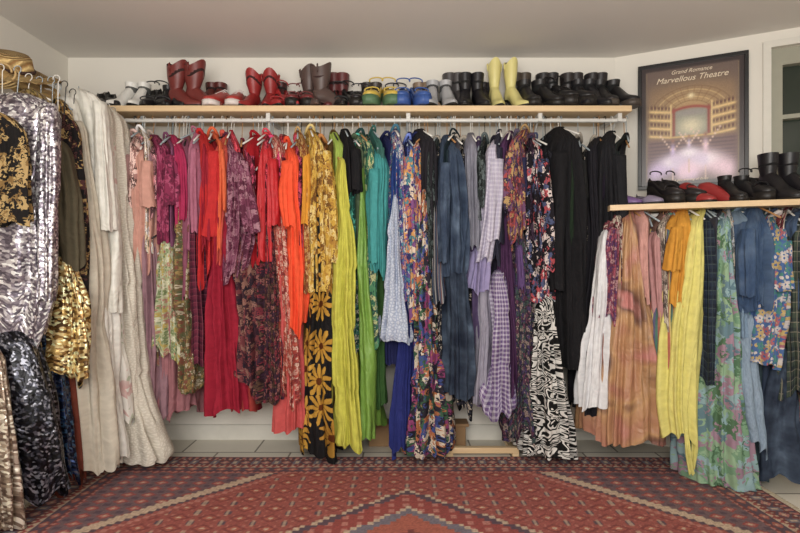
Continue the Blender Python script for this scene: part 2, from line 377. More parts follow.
g('lilac_cotton_skirt',PL((146,136,178)),[(240,478,490),(262,473,492),(290,470,494)],HD=.23)
g('grey_lilac_slip',PL((150,146,162)),[(262,476,488),(330,474,492),(402,470,492)],HD=.2)
g('violet_gingham_maxi_skirt',cloth('plaid',(104,76,130),[(196,188,206)],40),[(262,490,502),(300,486,508),(345,482,512),(412,477,516)],HD=.22,tiers=3,fold=1.2)
g('plum_velvet_gown',PL((76,44,80)),[(130,500,505),(150,496,510),(260,496,514),(390,500,524)],HD=.18)
g('patchwork_boho_dress',PT((92,42,52),[(175,66,64),(48,42,72),(185,145,86),(112,68,106)],32),[(128,510,518),(148,504,527),(190,506,530),(238,508,530)],HD=.24,sl=[(.22,[(150,505,516),(195,503,514),(210,504,513)])])
g('dark_botanical_dress',FLR((40,34,50),[(112,56,80),(64,90,80),(165,140,126),(76,58,108)],28),[(200,516,524),(260,513,532),(350,515,536),(440,512,540)],HD=.2)
g('sheer_purple_scarf_top',PL((98,72,122)),[(236,514,524),(262,516,528),(292,518,530)],HD=.23,hem=.04)
g('black_cherry_print_dress',PT((26,22,30),[(185,66,74),(26,22,30),(70,80,120),(26,22,30),(215,196,190)],28),[(136,538,544),(156,530,550),(220,530,556),(300,531,560)],HD=.24,sl=[(.22,[(158,540,551),(220,546,558),(270,548,560)])])
g('zebra_print_maxi_gown',cloth('zebra',(18,18,18),[(210,207,200)],9),[(285,540,556),(320,536,562),(380,532,572),(430,530,580),(459,529,584)],HD=.26,fold=1.1,lam=.06)
g('black_wool_coat',BLK,[(126,568,576),(146,556,590),(220,554,594),(300,556,596),(368,556,600)],HD=.23,sl=[(.21,[(150,557,571),(220,554,568),(290,556,567)])])
g('black_tailored_jacket',PL((30,30,34)),[(130,604,612),(150,597,624),(205,598,628),(262,597,631),(330,600,626)],HD=.25,sl=[(.23,[(154,612,627),(215,617,632),(270,620,632)])])
g('black_silk_trousers',BLK2,[(136,590,597),(150,586,602),(260,588,606),(412,578,606)],HD=.2)
# ---- right lower rack
def gr(name,mat,out,HD=.17,**k):
    pc=(out[1][1]+out[1][2])/2
    yc=3.10-(pc-612)/200*.3
    garment(name,mat,out,yc=yc,HD=HD,zr=1.445,**k)
for i,(x,c,yb) in enumerate([(625,(130,90,76),400),(645,(160,120,110),380),(660,(120,90,80),430),(690,(130,120,70),390),(705,(70,70,60),400),(730,(70,90,70),440),(740,(60,74,84),470),(752,(90,110,130),420),(762,(50,66,72),480),(770,(45,56,76),430),(788,(55,56,66),450),(800,(66,50,60),400)]):
    gr('long_hanging_dress',PL(c),[(212,x-3,x+3),(226,x-8,x+8),(320,x-9,x+9),(yb,x-11,x+11)],HD=.12)
for i,(x,c,yb) in enumerate([(622,(150,70,80),290),(648,(205,150,140),300),(664,(150,130,120),330),(680,(160,90,60),300),(700,(90,110,80),290),(716,(60,60,70),320),(732,(180,190,200),290),(748,(110,130,150),330),(782,(150,60,70),300),(796,(70,90,120),300)]):
    gr('slim_hanging_blouse',PL(c) if i%2 else PT(c,[tuple(int(v*.5) for v in c),(205,190,170)],26),[(208,x-2,x+2),(222,x-5,x+5),(260,x-5,x+5),(yb,x-6,x+6)],HD=.19)
gr('white_cotton_dress',PL((222,222,224)),[(222,603,610),(240,598,618),(290,592,616),(350,583,614),(409,576,612)],HD=.17,tiers=0,fold=1.1)
gr('berry_print_blouse',FLR((112,48,76),[(180,76,92),(76,52,108),(205,155,155)],26),[(216,614,622),(232,606,626),(275,604,624),(320,601,622)],HD=.2)
gr('tan_silk_gown',cloth('ombre',(200,120,110),[(178,116,84),(192,140,88),(120,76,60),(196,116,108)],10,rough=.45),[(208,630,638),(226,626,642),(262,621,650),(300,616,658),(370,610,668),(446,606,672)],HD=.22,fold=1.1,lam=.06,slump=.05,k=-.08)
gr('dusty_pink_blouse',PL((190,138,136)),[(218,655,662),(236,649,668),(280,650,669),(318,652,668)],HD=.17)
gr('rainbow_striped_dress',cloth('stripe',(80,130,112),[(190,100,82),(210,186,104),(96,88,128)],22),[(216,672,678),(236,665,682),(320,662,682),(385,660,686)],HD=.17)
gr('marigold_blouse',PL((214,148,52)),[(206,685,692),(224,676,698),(262,675,696),(308,673,690)],HD=.21,sl=[(.19,[(226,676,686),(270,672,684)])])
gr('lemon_yellow_tie_dress',PL((224,214,120)),[(206,698,704),(226,690,709),(262,682,709),(310,675,709),(360,670,708),(406,667,706),(440,670,704)],HD=.22,fold=1.0,lam=.06,k=.1,slump=.05,extra=[(0,.19,.006,[(430,684,688),(455,686,690),(474,690,694)]),(0,.17,.006,[(430,692,696),(450,694,698),(468,692,695)])])
gr('navy_tartan_shirt',cloth('plaid',(40,52,72),[(28,34,48),(80,96,90)],22),[(208,708,714),(226,703,720),(300,703,722),(382,705,724)],HD=.2)
gr('seafoam_floral_maxi_dress',PT((116,160,122),[(145,180,140),(96,130,145),(165,125,148),(80,120,84),(140,174,180)],16),[(210,728,734),(232,718,738),(300,718,744),(400,714,754),(480,711,768),(496,712,772)],HD=.22,lam=.06,k=-.1)
gr('sky_blue_denim_skirt',cloth('denim',(150,174,198)),[(300,746,756),(345,744,764),(400,748,768),(452,752,772)],HD=.19)
gr('distressed_light_jeans',cloth('denim',(130,160,190)),[(232,738,748),(260,732,756),(310,730,760),(342,729,762)],HD=.2,hem=.04)
gr('blue_denim_jacket',cloth('denim',(50,78,120)),[(204,756,764),(224,748,778),(262,748,779),(300,747,778),(310,750,776)],HD=.24,sl=[(.22,[(228,747,759),(262,745,757),(296,746,756)])])
gr('tropical_print_shirt',FLR((66,100,160),[(205,90,72),(225,208,190),(220,180,76),(70,145,112)],18),[(214,782,788),(236,774,796),(290,768,796),(340,764,790),(366,763,786)],HD=.21,sl=[(.2,[(240,780,797),(290,784,800)])])
gr('plaid_flannel_shirt',cloth('plaid',(66,80,66),[(40,48,56),(150,140,120)],20),[(212,798,806),(236,790,816),(320,788,820),(400,786,824)],HD=.2)
gr('dark_denim_jeans',cloth('denim',(34,44,66)),[(330,790,800),(390,782,808),(440,778,812),(482,774,816)],HD=.17)
gr('floral_georgette_dress',FLR((150,70,76),[(205,146,96),(86,110,76),(220,195,176)],24),[(212,822,832),(240,812,846),(330,810,850),(430,806,860)],HD=.2,k=.1)
# ---- left rack (rail along the left wall; garments face the room)
def gl(name,mat,out,yc,HD=.05,**k): garment(name,mat,out,yc=yc,HD=HD,zr=2.055,hang='x',slump=.1,**k)
SQ=lambda b,p,s=14: cloth('sequin',b,p,s)
gl('black_gold_brocade_top',PT((26,22,22),[(185,150,90),(26,22,22),(140,104,54)],30),[(110,-34,-4),(117,-60,12),(124,-60,18),(160,-56,21),(190,-54,20),(222,-56,22)],2.32,HD=.045,fold=.6)
gl('lilac_sequin_minidress',SQ((112,100,114),[(140,128,142),(176,166,174),(92,82,96),(215,208,212)],14),[(92,0,26),(98,-26,46),(106,-36,53),(150,-34,49),(220,-36,42),(290,-38,48),(342,-40,32)],2.46,HD=.06,fold=.6,lam=.09,sl=[(.05,[(102,36,52),(170,34,52),(240,34,48),(300,36,48)])])
gl('black_beaded_evening_skirt',SQ((12,12,18),[(18,18,26),(30,32,46),(12,12,18),(80,80,94)],14),[(330,-30,20),(350,-34,30),(400,-38,48),(450,-40,56),(497,-40,60)],2.44,HD=.07,fold=.8,lam=.08)
gl('champagne_fringe_dress',SQ((150,125,105),[(180,156,132),(120,95,80),(205,190,170)],12),[(350,-40,-4),(420,-42,2),(536,-44,9)],2.3,HD=.04)
gl('olive_tweed_vest',PL((86,78,60)),[(136,42,54),(142,32,64),(200,36,70),(266,44,72)],2.6,HD=.05)
gl('gold_sequin_jacket',SQ((130,86,34),[(210,168,84),(64,42,22),(235,200,126),(34,26,18)],12),[(98,50,60),(106,32,66),(200,34,78),(300,34,80),(374,36,78)],2.7,HD=.05,fold=.7,sl=[(.05,[(262,36,52),(330,36,54),(374,38,54)])])
gl('gold_sequin_skirt',SQ((150,104,44),[(215,172,90),(90,60,26),(240,208,136)],12),[(256,40,68),(300,36,78),(376,35,80)],2.58,HD=.04,fold=.7)
gl('black_gold_beaded_dress',PT((28,24,26),[(180,145,84),(28,24,26),(88,46,44),(28,24,26)],30),[(114,58,66),(122,50,74),(220,50,78),(330,48,80)],2.66,HD=.04)
gl('blue_sequin_gown',SQ((22,32,70),[(36,62,120),(18,22,44),(66,116,165),(24,34,64)],13),[(300,22,50),(380,26,60),(440,30,66),(482,32,70)],2.6,HD=.05)
gl('rust_velvet_skirt',PL((120,56,42)),[(300,44,62),(400,50,72),(484,52,78)],2.7,HD=.05)
gl('white_leather_jacket',PL((228,225,214),rough=.35),[(88,70,82),(93,58,96),(130,54,104),(200,62,106),(312,76,112)],2.88,HD=.05,lam=.07,fold=1.2,hem=.005,sl=[(.08,[(96,54,72),(160,64,86),(230,74,94),(312,80,98)]),(.05,[(100,90,102),(160,94,108),(230,96,112)])])
gl('white_satin_gown',PL((236,232,224),rough=.35),[(150,72,92),(300,80,106),(390,84,112),(436,78,118),(464,76,118)],2.86,HD=.06,fold=1.5,lam=.06)
gl('embroidered_white_dress',FLR((226,220,210),[(226,220,210),(210,150,146),(226,220,210),(160,175,140)],9),[(118,90,100),(124,84,108),(260,84,116),(340,92,118),(420,86,124)],2.95,HD=.06,lam=.06,fold=1.3)
gl('ivory_lace_wedding_gown',cloth('lace',(206,196,178),[(230,223,208)],9),[(104,98,106),(112,90,114),(230,94,120),(320,98,126),(390,96,134),(430,90,146),(464,78,158)],3.02,HD=.10,fold=1.7,lam=.055,tiers=4)
gl('cream_tulle_gown',PL((222,212,194)),[(112,106,112),(122,100,120),(250,104,126),(340,110,136),(400,112,142),(440,108,148)],3.1,HD=.08,fold=1.6,lam=.05)
gl('ivory_chiffon_gown',PL((204,194,176)),[(120,60,80),(250,66,96),(400,66,104),(472,66,106)],2.78,HD=.05,fold=1.5,lam=.055)
gl('gold_lame_blouse',SQ((140,110,56),[(190,164,96),(96,72,38)],12),[(88,20,32),(96,-6,46),(140,-10,50),(230,-8,50)],2.56,HD=.04)
# ---------------------------------------------------------------- room
wallm=simple('painted_plaster',(222,217,207),.9,noise=.03,nscale=2)
ceilm=simple('ceiling_paint',(220,216,210),.95,noise=.02,nscale=1.5)
trimm=simple('trim_paint',(212,208,198),.6)
def boxobj(name,lo,hi,m,M=None,bevel=0):
    mb=MB(); mb.box(lo,hi); return mb.obj(name,[m],False,M,bevel)
HC=2.54; XL=-2.21; YB=3.55
boxobj('wall_back',(XL-.1,YB,0),(1.43,YB+.12,HC),wallm)
boxobj('wall_left',(XL-.12,-1.6,0),(XL,YB+.12,HC),wallm)
boxobj('ceiling',(XL-.12,-1.6,HC),(3.6,4.0,HC+.1),ceilm)
A=math.radians(27); d=Vector((math.cos(A),-math.sin(A),0)); nrm=Vector((-math.sin(A),-math.cos(A),0))
W=Matrix(((d.x,0,nrm.x,1.43),(d.y,0,nrm.y,3.55),(0,1,0,0),(0,0,0,1)))
mb=MB(); w0,w1,wz0,wz1=.86,1.62,1.60,2.44
mb.box((0,0,-.15),(w0,HC,0)); mb.box((w1,0,-.15),(2.1,HC,0)); mb.box((w0,0,-.15),(w1,wz0,0)); mb.box((w0,wz1,-.15),(w1,HC,0))
mb.obj('wall_right_angled',[wallm],False,W)
ex=Vector((1.43,3.55,0))+d*2.1
boxobj('wall_right',(ex.x,-1.6,0),(ex.x+.12,ex.y+.1,HC),wallm)
fm=simple('window_frame_paint',(150,148,132),.5); gm=simple('window_pane',(44,52,44),.06)
mb=MB()
mb.box((w0-.04,wz0-.04,0),(w0,wz1+.04,.025)); mb.box((w1,wz0-.04,0),(w1+.04,wz1+.04,.025)); mb.box((w0,wz1,0),(w1,wz1+.04,.025)); mb.box((w0-.06,wz0-.05,0),(w1+.06,wz0,.06))
for a,b in ((w0,w0+.06),(w1-.06,w1),((w0+w1)/2-.04,(w0+w1)/2+.04)): mb.box((a,wz0,-.09),(b,wz1,-.015),1)
for a,b in ((wz0,wz0+.08),(wz1-.10,wz1),(2.02,2.045)): mb.box((w0+.06,a,-.088),(w1-.06,b,-.017),1)
mb.box((w0,wz0,-.075),(w1,wz1,-.068),2)
mb.obj('window_1',[trimm,fm,gm],False,W)
N=NT('stone_tile'); tc=N.n('ShaderNodeTexCoord').outputs['Object']
br=N.n('ShaderNodeTexBrick'); N.l(tc,br.inputs['Vector']); br.inputs['Scale'].default_value=1; br.inputs['Brick Width'].default_value=.45; br.inputs['Row Height'].default_value=.3; br.inputs['Mortar Size'].default_value=.006
br.inputs['Color1'].default_value=lin((232,226,212)); br.inputs['Color2'].default_value=lin((216,210,196)); br.inputs['Mortar'].default_value=lin((120,114,102))
nz=N.noise(tc,6,4); N.l(N.mix(N.math('MULTIPLY',nz.outputs[0],.3),br.outputs[0],lin((170,162,148))),N.b.inputs['Base Color']); N.b.inputs['Roughness'].default_value=.5
boxobj('floor',(XL-.12,-1.6,-.1),(3.6,4.0,0),N.m)
boxobj('baseboard_back',(XL,YB-.018,0),(1.43,YB,.10),trimm,bevel=.004)
boxobj('baseboard_left',(XL,-1.6,0),(XL+.018,YB-.02,.10),trimm,bevel=.004)
pine=woodmat('pine_board',(200,168,126),(228,202,162),(1,14,14))
ST=2.117
x0=(70-400)/F*3.2; x1=(632-400)/F*3.2
boxobj('wooden_shoe_shelf',(x0,3.2,ST-.036),(x1,YB-.002,ST),pine,bevel=.003)
white=simple('white_enamel_metal',(205,203,198),.35)
mb=MB(); mb.tube([(x0+.15,3.25,2.04),(0,3.25,2.04),(x1-.02,3.25,2.04)],.0125,0,12)
for bx in (x0+.2,-.8,.05,.85,x1-.06):
    mb.box((bx-.012,3.23,2.03),(bx+.012,3.262,ST-.037)); mb.box((bx-.01,3.25,ST-.06),(bx+.01,YB-.001,ST-.037)); mb.box((bx-.012,YB-.014,1.75),(bx+.012,YB-.001,ST-.037))
    mb.tube([(bx,3.27,ST-.05),(bx,3.40,1.96),(bx,YB-.008,1.80)],.006)
mb.obj('clothes_rail',[white],False)
RZ=1.492
def poly_prism(name,pts,z0,z1,m):
    n=len(pts); v=[(p[0],p[1],z0) for p in pts]+[(p[0],p[1],z1) for p in pts]
    f=[list(range(n))[::-1],list(range(n,2*n))]+[[i,(i+1)%n,n+(i+1)%n,n+i] for i in range(n)]
    me=bpy.data.meshes.new(name); me.from_pydata(v,[],f); me.materials.append(m); o=bpy.data.objects.new(name,me); scn.collection.objects.link(o); return o
fl=Vector((1.17,2.97,0)); fr=Vector((2.30,2.60,0))
bk2=Vector((1.43,3.55,0))+d*1.25+nrm*.004
poly_prism('corner_shoe_shelf',[(fl.x,fl.y),(fr.x,fr.y),(bk2.x,bk2.y),(1.425,3.53),(1.27,3.53)],RZ-.03,RZ,pine)
mb=MB(); mb.tube([(1.23,3.11,1.44),(1.75,2.925,1.44),(2.33,2.72,1.44)],.012,0,12)
for t in (.1,.5,.9):
    p=Vector((1.23,3.11,0)).lerp(Vector((2.33,2.72,0)),t); mb.box((p.x-.01,p.y-.01,1.43),(p.x+.01,p.y+.01,RZ-.031))
    mb.box((p.x-.008,p.y,RZ-.05),(p.x+.008,p.y+.2,RZ-.031))
mb.obj('clothes_rail',[white],False)
bam=woodmat('bamboo_cane',(176,138,84),(214,184,128),(10,10,2))
twine=simple('twine',(190,160,110),.9)
mb=MB()
for k,(ox,oz,r) in enumerate(((0,0,.018),(-.05,.03,.02),(-.09,.0,.018))):
    ys=np.linspace(1.9-.1*k,3.2-.06*k,60); 
    rr=[r*(1.22 if i%6==0 else 1.0) for i in range(60)]
    mb.tube([(-1.86+ox+.02*math.sin(y*2+k),y,2.05+oz) for y in ys],rr,0,10)
for y in (2.5,2.8,3.1):
    mb.tube([(-1.90+.08*math.cos(a),y+.004*a,2.06+.05*math.sin(a)) for a in np.linspace(0,18,80)],.005,1)
mb.tube([(-2.205,3.0,2.12),(-2.0,3.0,2.07),(-1.85,3.0,2.03)],.01,0); mb.tube([(-2.205,2.1,2.12),(-2.0,2.1,2.07),(-1.85,2.1,2.03)],.01,0)
mb.obj('bamboo_clothes_rail',[bam,twine])
N=NT('woven_straw'); tc=N.n('ShaderNodeTexCoord').outputs['Object']; wv=N.n('ShaderNodeTexWave'); wv.wave_type='RINGS'; wv.rings_direction='Z'; N.l(tc,wv.inputs['Vector']); wv.inputs['Scale'].default_value=40; wv.inputs['Distortion'].default_value=1.5; wv.inputs['Detail'].default_value=2
N.l(N.mix(wv.outputs[1],lin((140,104,60)),lin((212,182,124))),N.b.inputs['Base Color']); N.b.inputs['Roughness'].default_value=.9
bb=N.n('ShaderNodeBump'); N.l(wv.outputs[1],bb.inputs['Height']); bb.inputs['Distance'].default_value=.01; N.l(bb.outputs[0],N.b.inputs['Normal'])
mb=MB(); th=np.linspace(0,2*np.pi,48,endpoint=False)
prof=[(.20,.0),(.202,.004),(.17,.018),(.12,.012),(.09,.018),(.085,.045),(.078,.085),(.065,.10),(.04,.096),(.005,.092)]
rings=[]
for r,z in prof:
    rings.append(np.stack([r*1.08*np.cos(th),r*.92*np.sin(th),z+(r>.12)*(.02*np.cos(2*th+.5)+.008*np.sin(5*th)) ],-1))
mb.grid(np.array(rings)[::-1],None,0,True,True,False)
mb.tube([(.093*math.cos(a),.08*math.sin(a),.030) for a in np.linspace(0,6.3,30)],.009,1)
mb.obj('straw_sun_hat',[N.m,simple('hat_ribbon',(60,36,30),.7)],True,Matrix.Translation((-1.93,2.66,2.11))@Matrix.Rotation(.30,4,'Y')@Matrix.Rotation(.42,4,'X'))
card=simple('kraft_board',(150,118,84),.8,noise=.15); 
mb=MB(); mb.box((-.20,3.40,.0),(.42,3.5,.13),0); mb.box((-.22,3.385,.13),(.44,3.515,.15),0); mb.obj('wooden_storage_chest',[card],False,bevel=.006)
mb=MB(); mb.box((.28,3.22,.02),(.72,3.26,.055),0); mb.box((.28,3.22,0),(.32,3.5,.02),0); mb.box((.68,3.22,0),(.72,3.5,.02),0); mb.obj('low_wooden_stand',[pine],False,bevel=.003)
# ---------------------------------------------------------------- poster
def colgrid(name,P,col,mat,M=None):
    R,C,_=P.shape; mb=MB(); mb.grid(P,None,0,False); o=mb.obj(name,[mat],False,M)
    a=o.data.color_attributes.new('Col','FLOAT_COLOR','POINT'); a.data.foreach_set('color',np.concatenate([col.reshape(-1,3),np.ones((R*C,1))],1).ravel().astype(np.float32)); return o
def attrmat(name,rough,bump=0):
    N=NT(name); at=N.n('ShaderNodeAttribute',attribute_name='Col'); N.l(at.outputs['Color'],N.b.inputs['Base Color']); N.b.inputs['Roughness'].default_value=rough
    if bump:
        tc=N.n('ShaderNodeTexCoord').outputs['Object']; nz=N.noise(tc,120,3)
        c=N.mix(N.math('MULTIPLY',nz.outputs[0],.3),at.outputs['Color'],lin((90,60,56))); N.l(c,N.b.inputs['Base Color'])
        b=N.n('ShaderNodeBump'); N.l(nz.outputs[0],b.inputs['Height']); b.inputs['Strength'].default_value=bump; b.inputs['Distance'].default_value=.01; N.l(b.outputs[0],N.b.inputs['Normal'])
    return N.m
L3=lambda c: np.array(lin(c)[:3])
pw,ph_=.606,.80; px0=.142; pz0=1.645
emp=bpy.data.objects.new('framed_theatre_poster',None); scn.collection.objects.link(emp); emp.matrix_world=W@Matrix.Translation((px0,pz0,.004))
def child(o):
    o.parent=emp; o.matrix_parent_inverse=Matrix.Identity(4); return o
mb=MB(); fw=.022
mb.box((0,0,0),(pw,fw,.028)); mb.box((0,ph_-fw,0),(pw,ph_,.028)); mb.box((0,fw,0),(fw,ph_-fw,.028)); mb.box((pw-fw,fw,0),(pw,ph_-fw,.028))
child(mb.obj('frame',[simple('black_frame_lacquer',(20,18,18),.35)],False,None,.002))
nx,ny=220,290; u=np.linspace(0,1,nx); v=np.linspace(0,1,ny); U,V=np.meshgrid(u,v)
Wd,Hd=pw-2*fw,ph_-2*fw
P=np.stack([fw+U*Wd,fw+V*Hd,np.full_like(U,.014)],-1)
img=np.zeros(U.shape+(3,))+L3((104,88,82))
def put(m,c,a=1.0):
    m=np.clip(m,0,1)[...,None]*a; img[:]=img*(1-m)+L3(c)*m
def S_(d_,w=.008): return 1/(1+np.exp(-np.clip(d_/w,-40,40)))
cxn=abs(U-.5)
put(S_(.82-V,.03)*S_(V-.10,.03)*S_(.43-cxn,.02),(134,108,84))
put(np.exp(-((U-.5)/.34)**2-((V-.56)/.22)**2),(196,162,112),.8)
for k in range(5):
    r=np.hypot((U-.5)/.42,(V-.56)/(.25)); put(np.exp(-((r-(1-.12*k))/.018)**2)*(V>.56),(216,186,132) if k%2 else (118,88,62),.55)
ang=np.arctan2(V-.56,U-.5); r=np.hypot((U-.5)/.42,(V-.56)/.25); put((np.cos(ang*22)>.8)*(r>.5)*(r<1)*(V>.56),(130,96,64),.4)
for k in range(4):
    yy=.42+.07*k
    for sx in (-1,1):
        q=(U-.5)*sx; yb=yy+(.40-q)*-.12
        b_=S_(q-.20,.006)*S_(.42-q,.006)
        put(b_*np.exp(-((V-yb)/.011)**2),(222,190,134)); put(b_*np.exp(-((V-yb-.036)/.016)**2),(90,54,52),.8)
        put(b_*(np.sin(q*170)>.75)*np.exp(-((V-yb-.03)/.02)**2),(212,180,124),.6)
put(S_(.175-cxn,.004)*S_(V-.40,.004)*S_(.63-V,.004),(140,140,126)); put(np.exp(-((U-.5)/.12)**2-((V-.48)/.07)**2),(216,206,176)); put(np.exp(-((U-.5)/.16)**2-((V-.59)/.03)**2),(150,140,140),.7)
for sx in (-1,1): put(np.exp(-(((U-.5)*sx-.17)/.016)**2)*S_(V-.40,.004)*S_(.64-V,.004),(140,70,60)); put(np.exp(-(((U-.5)*sx-.20)/.007)**2)*S_(V-.40,.004)*S_(.67-V,.004),(222,194,140))
put(np.exp(-((V-.64+((U-.5)**2)*.8)/.014)**2)*S_(.19-cxn,.004),(150,72,62)); put(np.exp(-((V-.395)/.008)**2)*S_(.22-cxn,.004),(220,188,124))
put(np.exp(-((U-.5)/.03)**2-((V-.73)/.02)**2),(236,218,174))
put(S_(.385-V,.01)*S_(V-.08,.02)*S_(.44-cxn,.01),(104,76,84),.8)
put(S_(.38-V,.004)*S_(V-.10,.01)*(np.sin((V-.1)**.8*190)>.2)*S_(.42-cxn,.01),(72,52,64),.5)
def G2(x,y,sx_,sy_,c,a=.9): put(np.exp(-((U-x)/sx_)**2-((V-y)/sy_)**2),c,a)
def dancer(x,y,s,c):
    for k in range(-4,5): G2(x+.038*k*s,y-.014*abs(k)*s,.040*s,.052*s,c,.8)
    G2(x,y+.01,.08*s,.035*s,(248,238,246),.85)
    G2(x,y+.08*s,.017*s,.035*s,c); G2(x,y+.145*s,.014*s,.014*s,(150,104,86))
    for sg in (-1,1):
        for q in range(6): G2(x+sg*(.015+.016*q)*s,y+(.09+.018*q)*s,.009,.009,(224,194,178),.9)
    for q in range(8): G2(x,y-.05-.014*q*s,.008,.01,(216,186,174),.85)
dancer(.32,.18,1.3,(208,184,226)); dancer(.64,.19,1.45,(240,206,222)); dancer(.48,.25,1.0,(214,196,222))
put(S_(cxn-.455,.003),(58,48,48)); put(S_(abs(V-.5)-.468,.003),(58,48,48)); put(np.exp(-((cxn-.447)/.004)**2)*(abs(V-.5)<.46),(130,112,90))
rsn=np.random.RandomState(3)
img*= (1+.3*(rsn.rand(ny,nx,1)-.5))
child(colgrid('poster_print',P,img,attrmat('poster_print_ink',.3)))
for txt,y,sz in (('Grand Romance',.720,.034),('Marvellous Theatre',.670,.050),('a gala evening of dance',.045,.020)):
    cu=bpy.data.curves.new('lettering','FONT'); cu.body=txt; cu.size=sz; cu.shear=.35; cu.align_x='CENTER'; cu.extrude=.0005
    o=bpy.data.objects.new('lettering',cu); scn.collection.objects.link(o); cu.materials.append(simple('lettering_ink',(226,210,184),.5)); child(o); o.location=(pw/2,y,.0165)
# ---------------------------------------------------------------- rug
RX0,RX1,RY1,RY0=-1.77,1.86,3.20,.55
nx=540; ny=400
u=np.linspace(RX0,RX1,nx); v=np.linspace(RY0,RY1,ny); U,V=np.meshgrid(u,v)
wv_=.004*np.sin(V*4); P=np.stack([U+wv_*2,V+.004*np.sin(U*3),.008+.0015*np.sin(U*5+V*3)],-1)
red=(156,66,62);dred=(108,44,46);cream=(206,186,160);navy=(66,62,80);pink=(190,126,114);blue=(108,114,128);rust=(172,94,76)
img=np.zeros(U.shape+(3,))+L3(red)
e=np.minimum(np.minimum(U-RX0,RX1-U),np.minimum(V-RY0,RY1-V))/.82
side=np.minimum(U-RX0,RX1-U)<np.minimum(V-RY0,RY1-V); s=np.where(side,V,U)
tri=lambda x,p: abs(((x/p)%1)-.5)*2
def diam(su,sv,pu,pv,oc,ic,msk):
    dd=tri(su,pu)+tri(sv,pv)
    put(msk&(dd<.8),oc); put(msk&(dd<.5),ic); put(msk&(dd<.2),cream)
put(e<.014,dred)
m=(e>.014)&(e<.045); put(m,pink); put(m&(((s/.04)%1)<.5),navy)
m=(e>=.045)&(e<.17); put(m,dred); diam(s,e-.045,.12,.125,navy,pink,m); put(m&(tri(s+.06,.12)<.35)&(abs(e-.107)<.035),blue); put(m&(tri(s+.06,.12)<.15)&(abs(e-.107)<.02),cream); put(m&(tri(s,.03)<.35)&((abs(e-.055)<.008)|(abs(e-.16)<.008)),cream)
m=(e>=.17)&(e<.20); put(m,cream); put(m&(tri(s,.045)>((e-.17)/.03)),red)
m=(e>=.20)&(e<.27); put(m,navy); diam(s,e-.2,.08,.07,rust,pink,m)
m=(e>=.27)&(e<.295); put(m,pink); put(m&(tri(s,.035)>((e-.27)/.025)),dred)
inn=e>=.295
xc=(RX0+RX1)/2; yc_=(RY0+RY1)/2; q=.025
uu=np.abs(np.round((U-xc)/q)*q); vv=np.abs(np.round((V-yc_)/q)*q)
f=uu/1.85+vv/1.85
put(inn,(156,80,72))
spn=inn&(f>1.0); put(spn,(104,90,98)); diam(U,V,.10,.075,red,pink,spn); put(spn&(tri(U+.05,.10)<.3)&(tri(V+.037,.075)<.35),navy)
put(inn&(abs(f-1.0)<.016),cream); put(inn&(abs(f-.973)<.010),navy); put(inn&(abs(f-.945)<.010),pink)
fld=inn&(f<.93); diam(U-xc,V-yc_,.14,.10,(124,50,52),rust,fld)
put(fld&(tri(U-xc+.07,.14)<.22)&(tri(V-yc_+.05,.10)<.3),navy); put(fld&(tri(U-xc+.07,.14)<.1)&(tri(V-yc_+.05,.10)<.6),cream,.6)
put(fld&(tri(U-xc,.07)<.14)&(tri(V-yc_,.05)<.3),pink,.7)
g2=uu/1.25+vv/1.0
for r,c in ((.86,cream),(.84,navy),(.80,(150,64,60)),(.66,cream),(.64,blue),(.58,rust),(.44,dred),(.3,cream)): put(inn&(g2<r),c)
put(inn&(g2<.80)&(g2>.66)&(tri(U,.07)<.4)&(tri(V,.06)<.5),pink)
hz=rsn.rand(ny,1,1)*.12+rsn.rand(ny,nx,1)*.5; img*=(.68+hz)
from_c=L3((150,98,90)); img=img*.84+from_c*.16
rug=colgrid('persian_rug',P,img,attrmat('wool_rug_pile',.95,.3))
mb=MB()
for side_x in (RX0,RX1):
    for k in range(170):
        y=RY0+.01+k*(RY1-RY0-.02)/169; sg=-1 if side_x==RX0 else 1
        mb.tube([(side_x-sg*.005,y,.008),(side_x+sg*.015,y+.003*math.sin(k*3),.006),(side_x+sg*.03,y+.006*math.sin(k*7),.004)],.0022,0,4)
o=mb.obj('fringe',[simple('rug_fringe',(190,175,150),.9)]); o.parent=rug
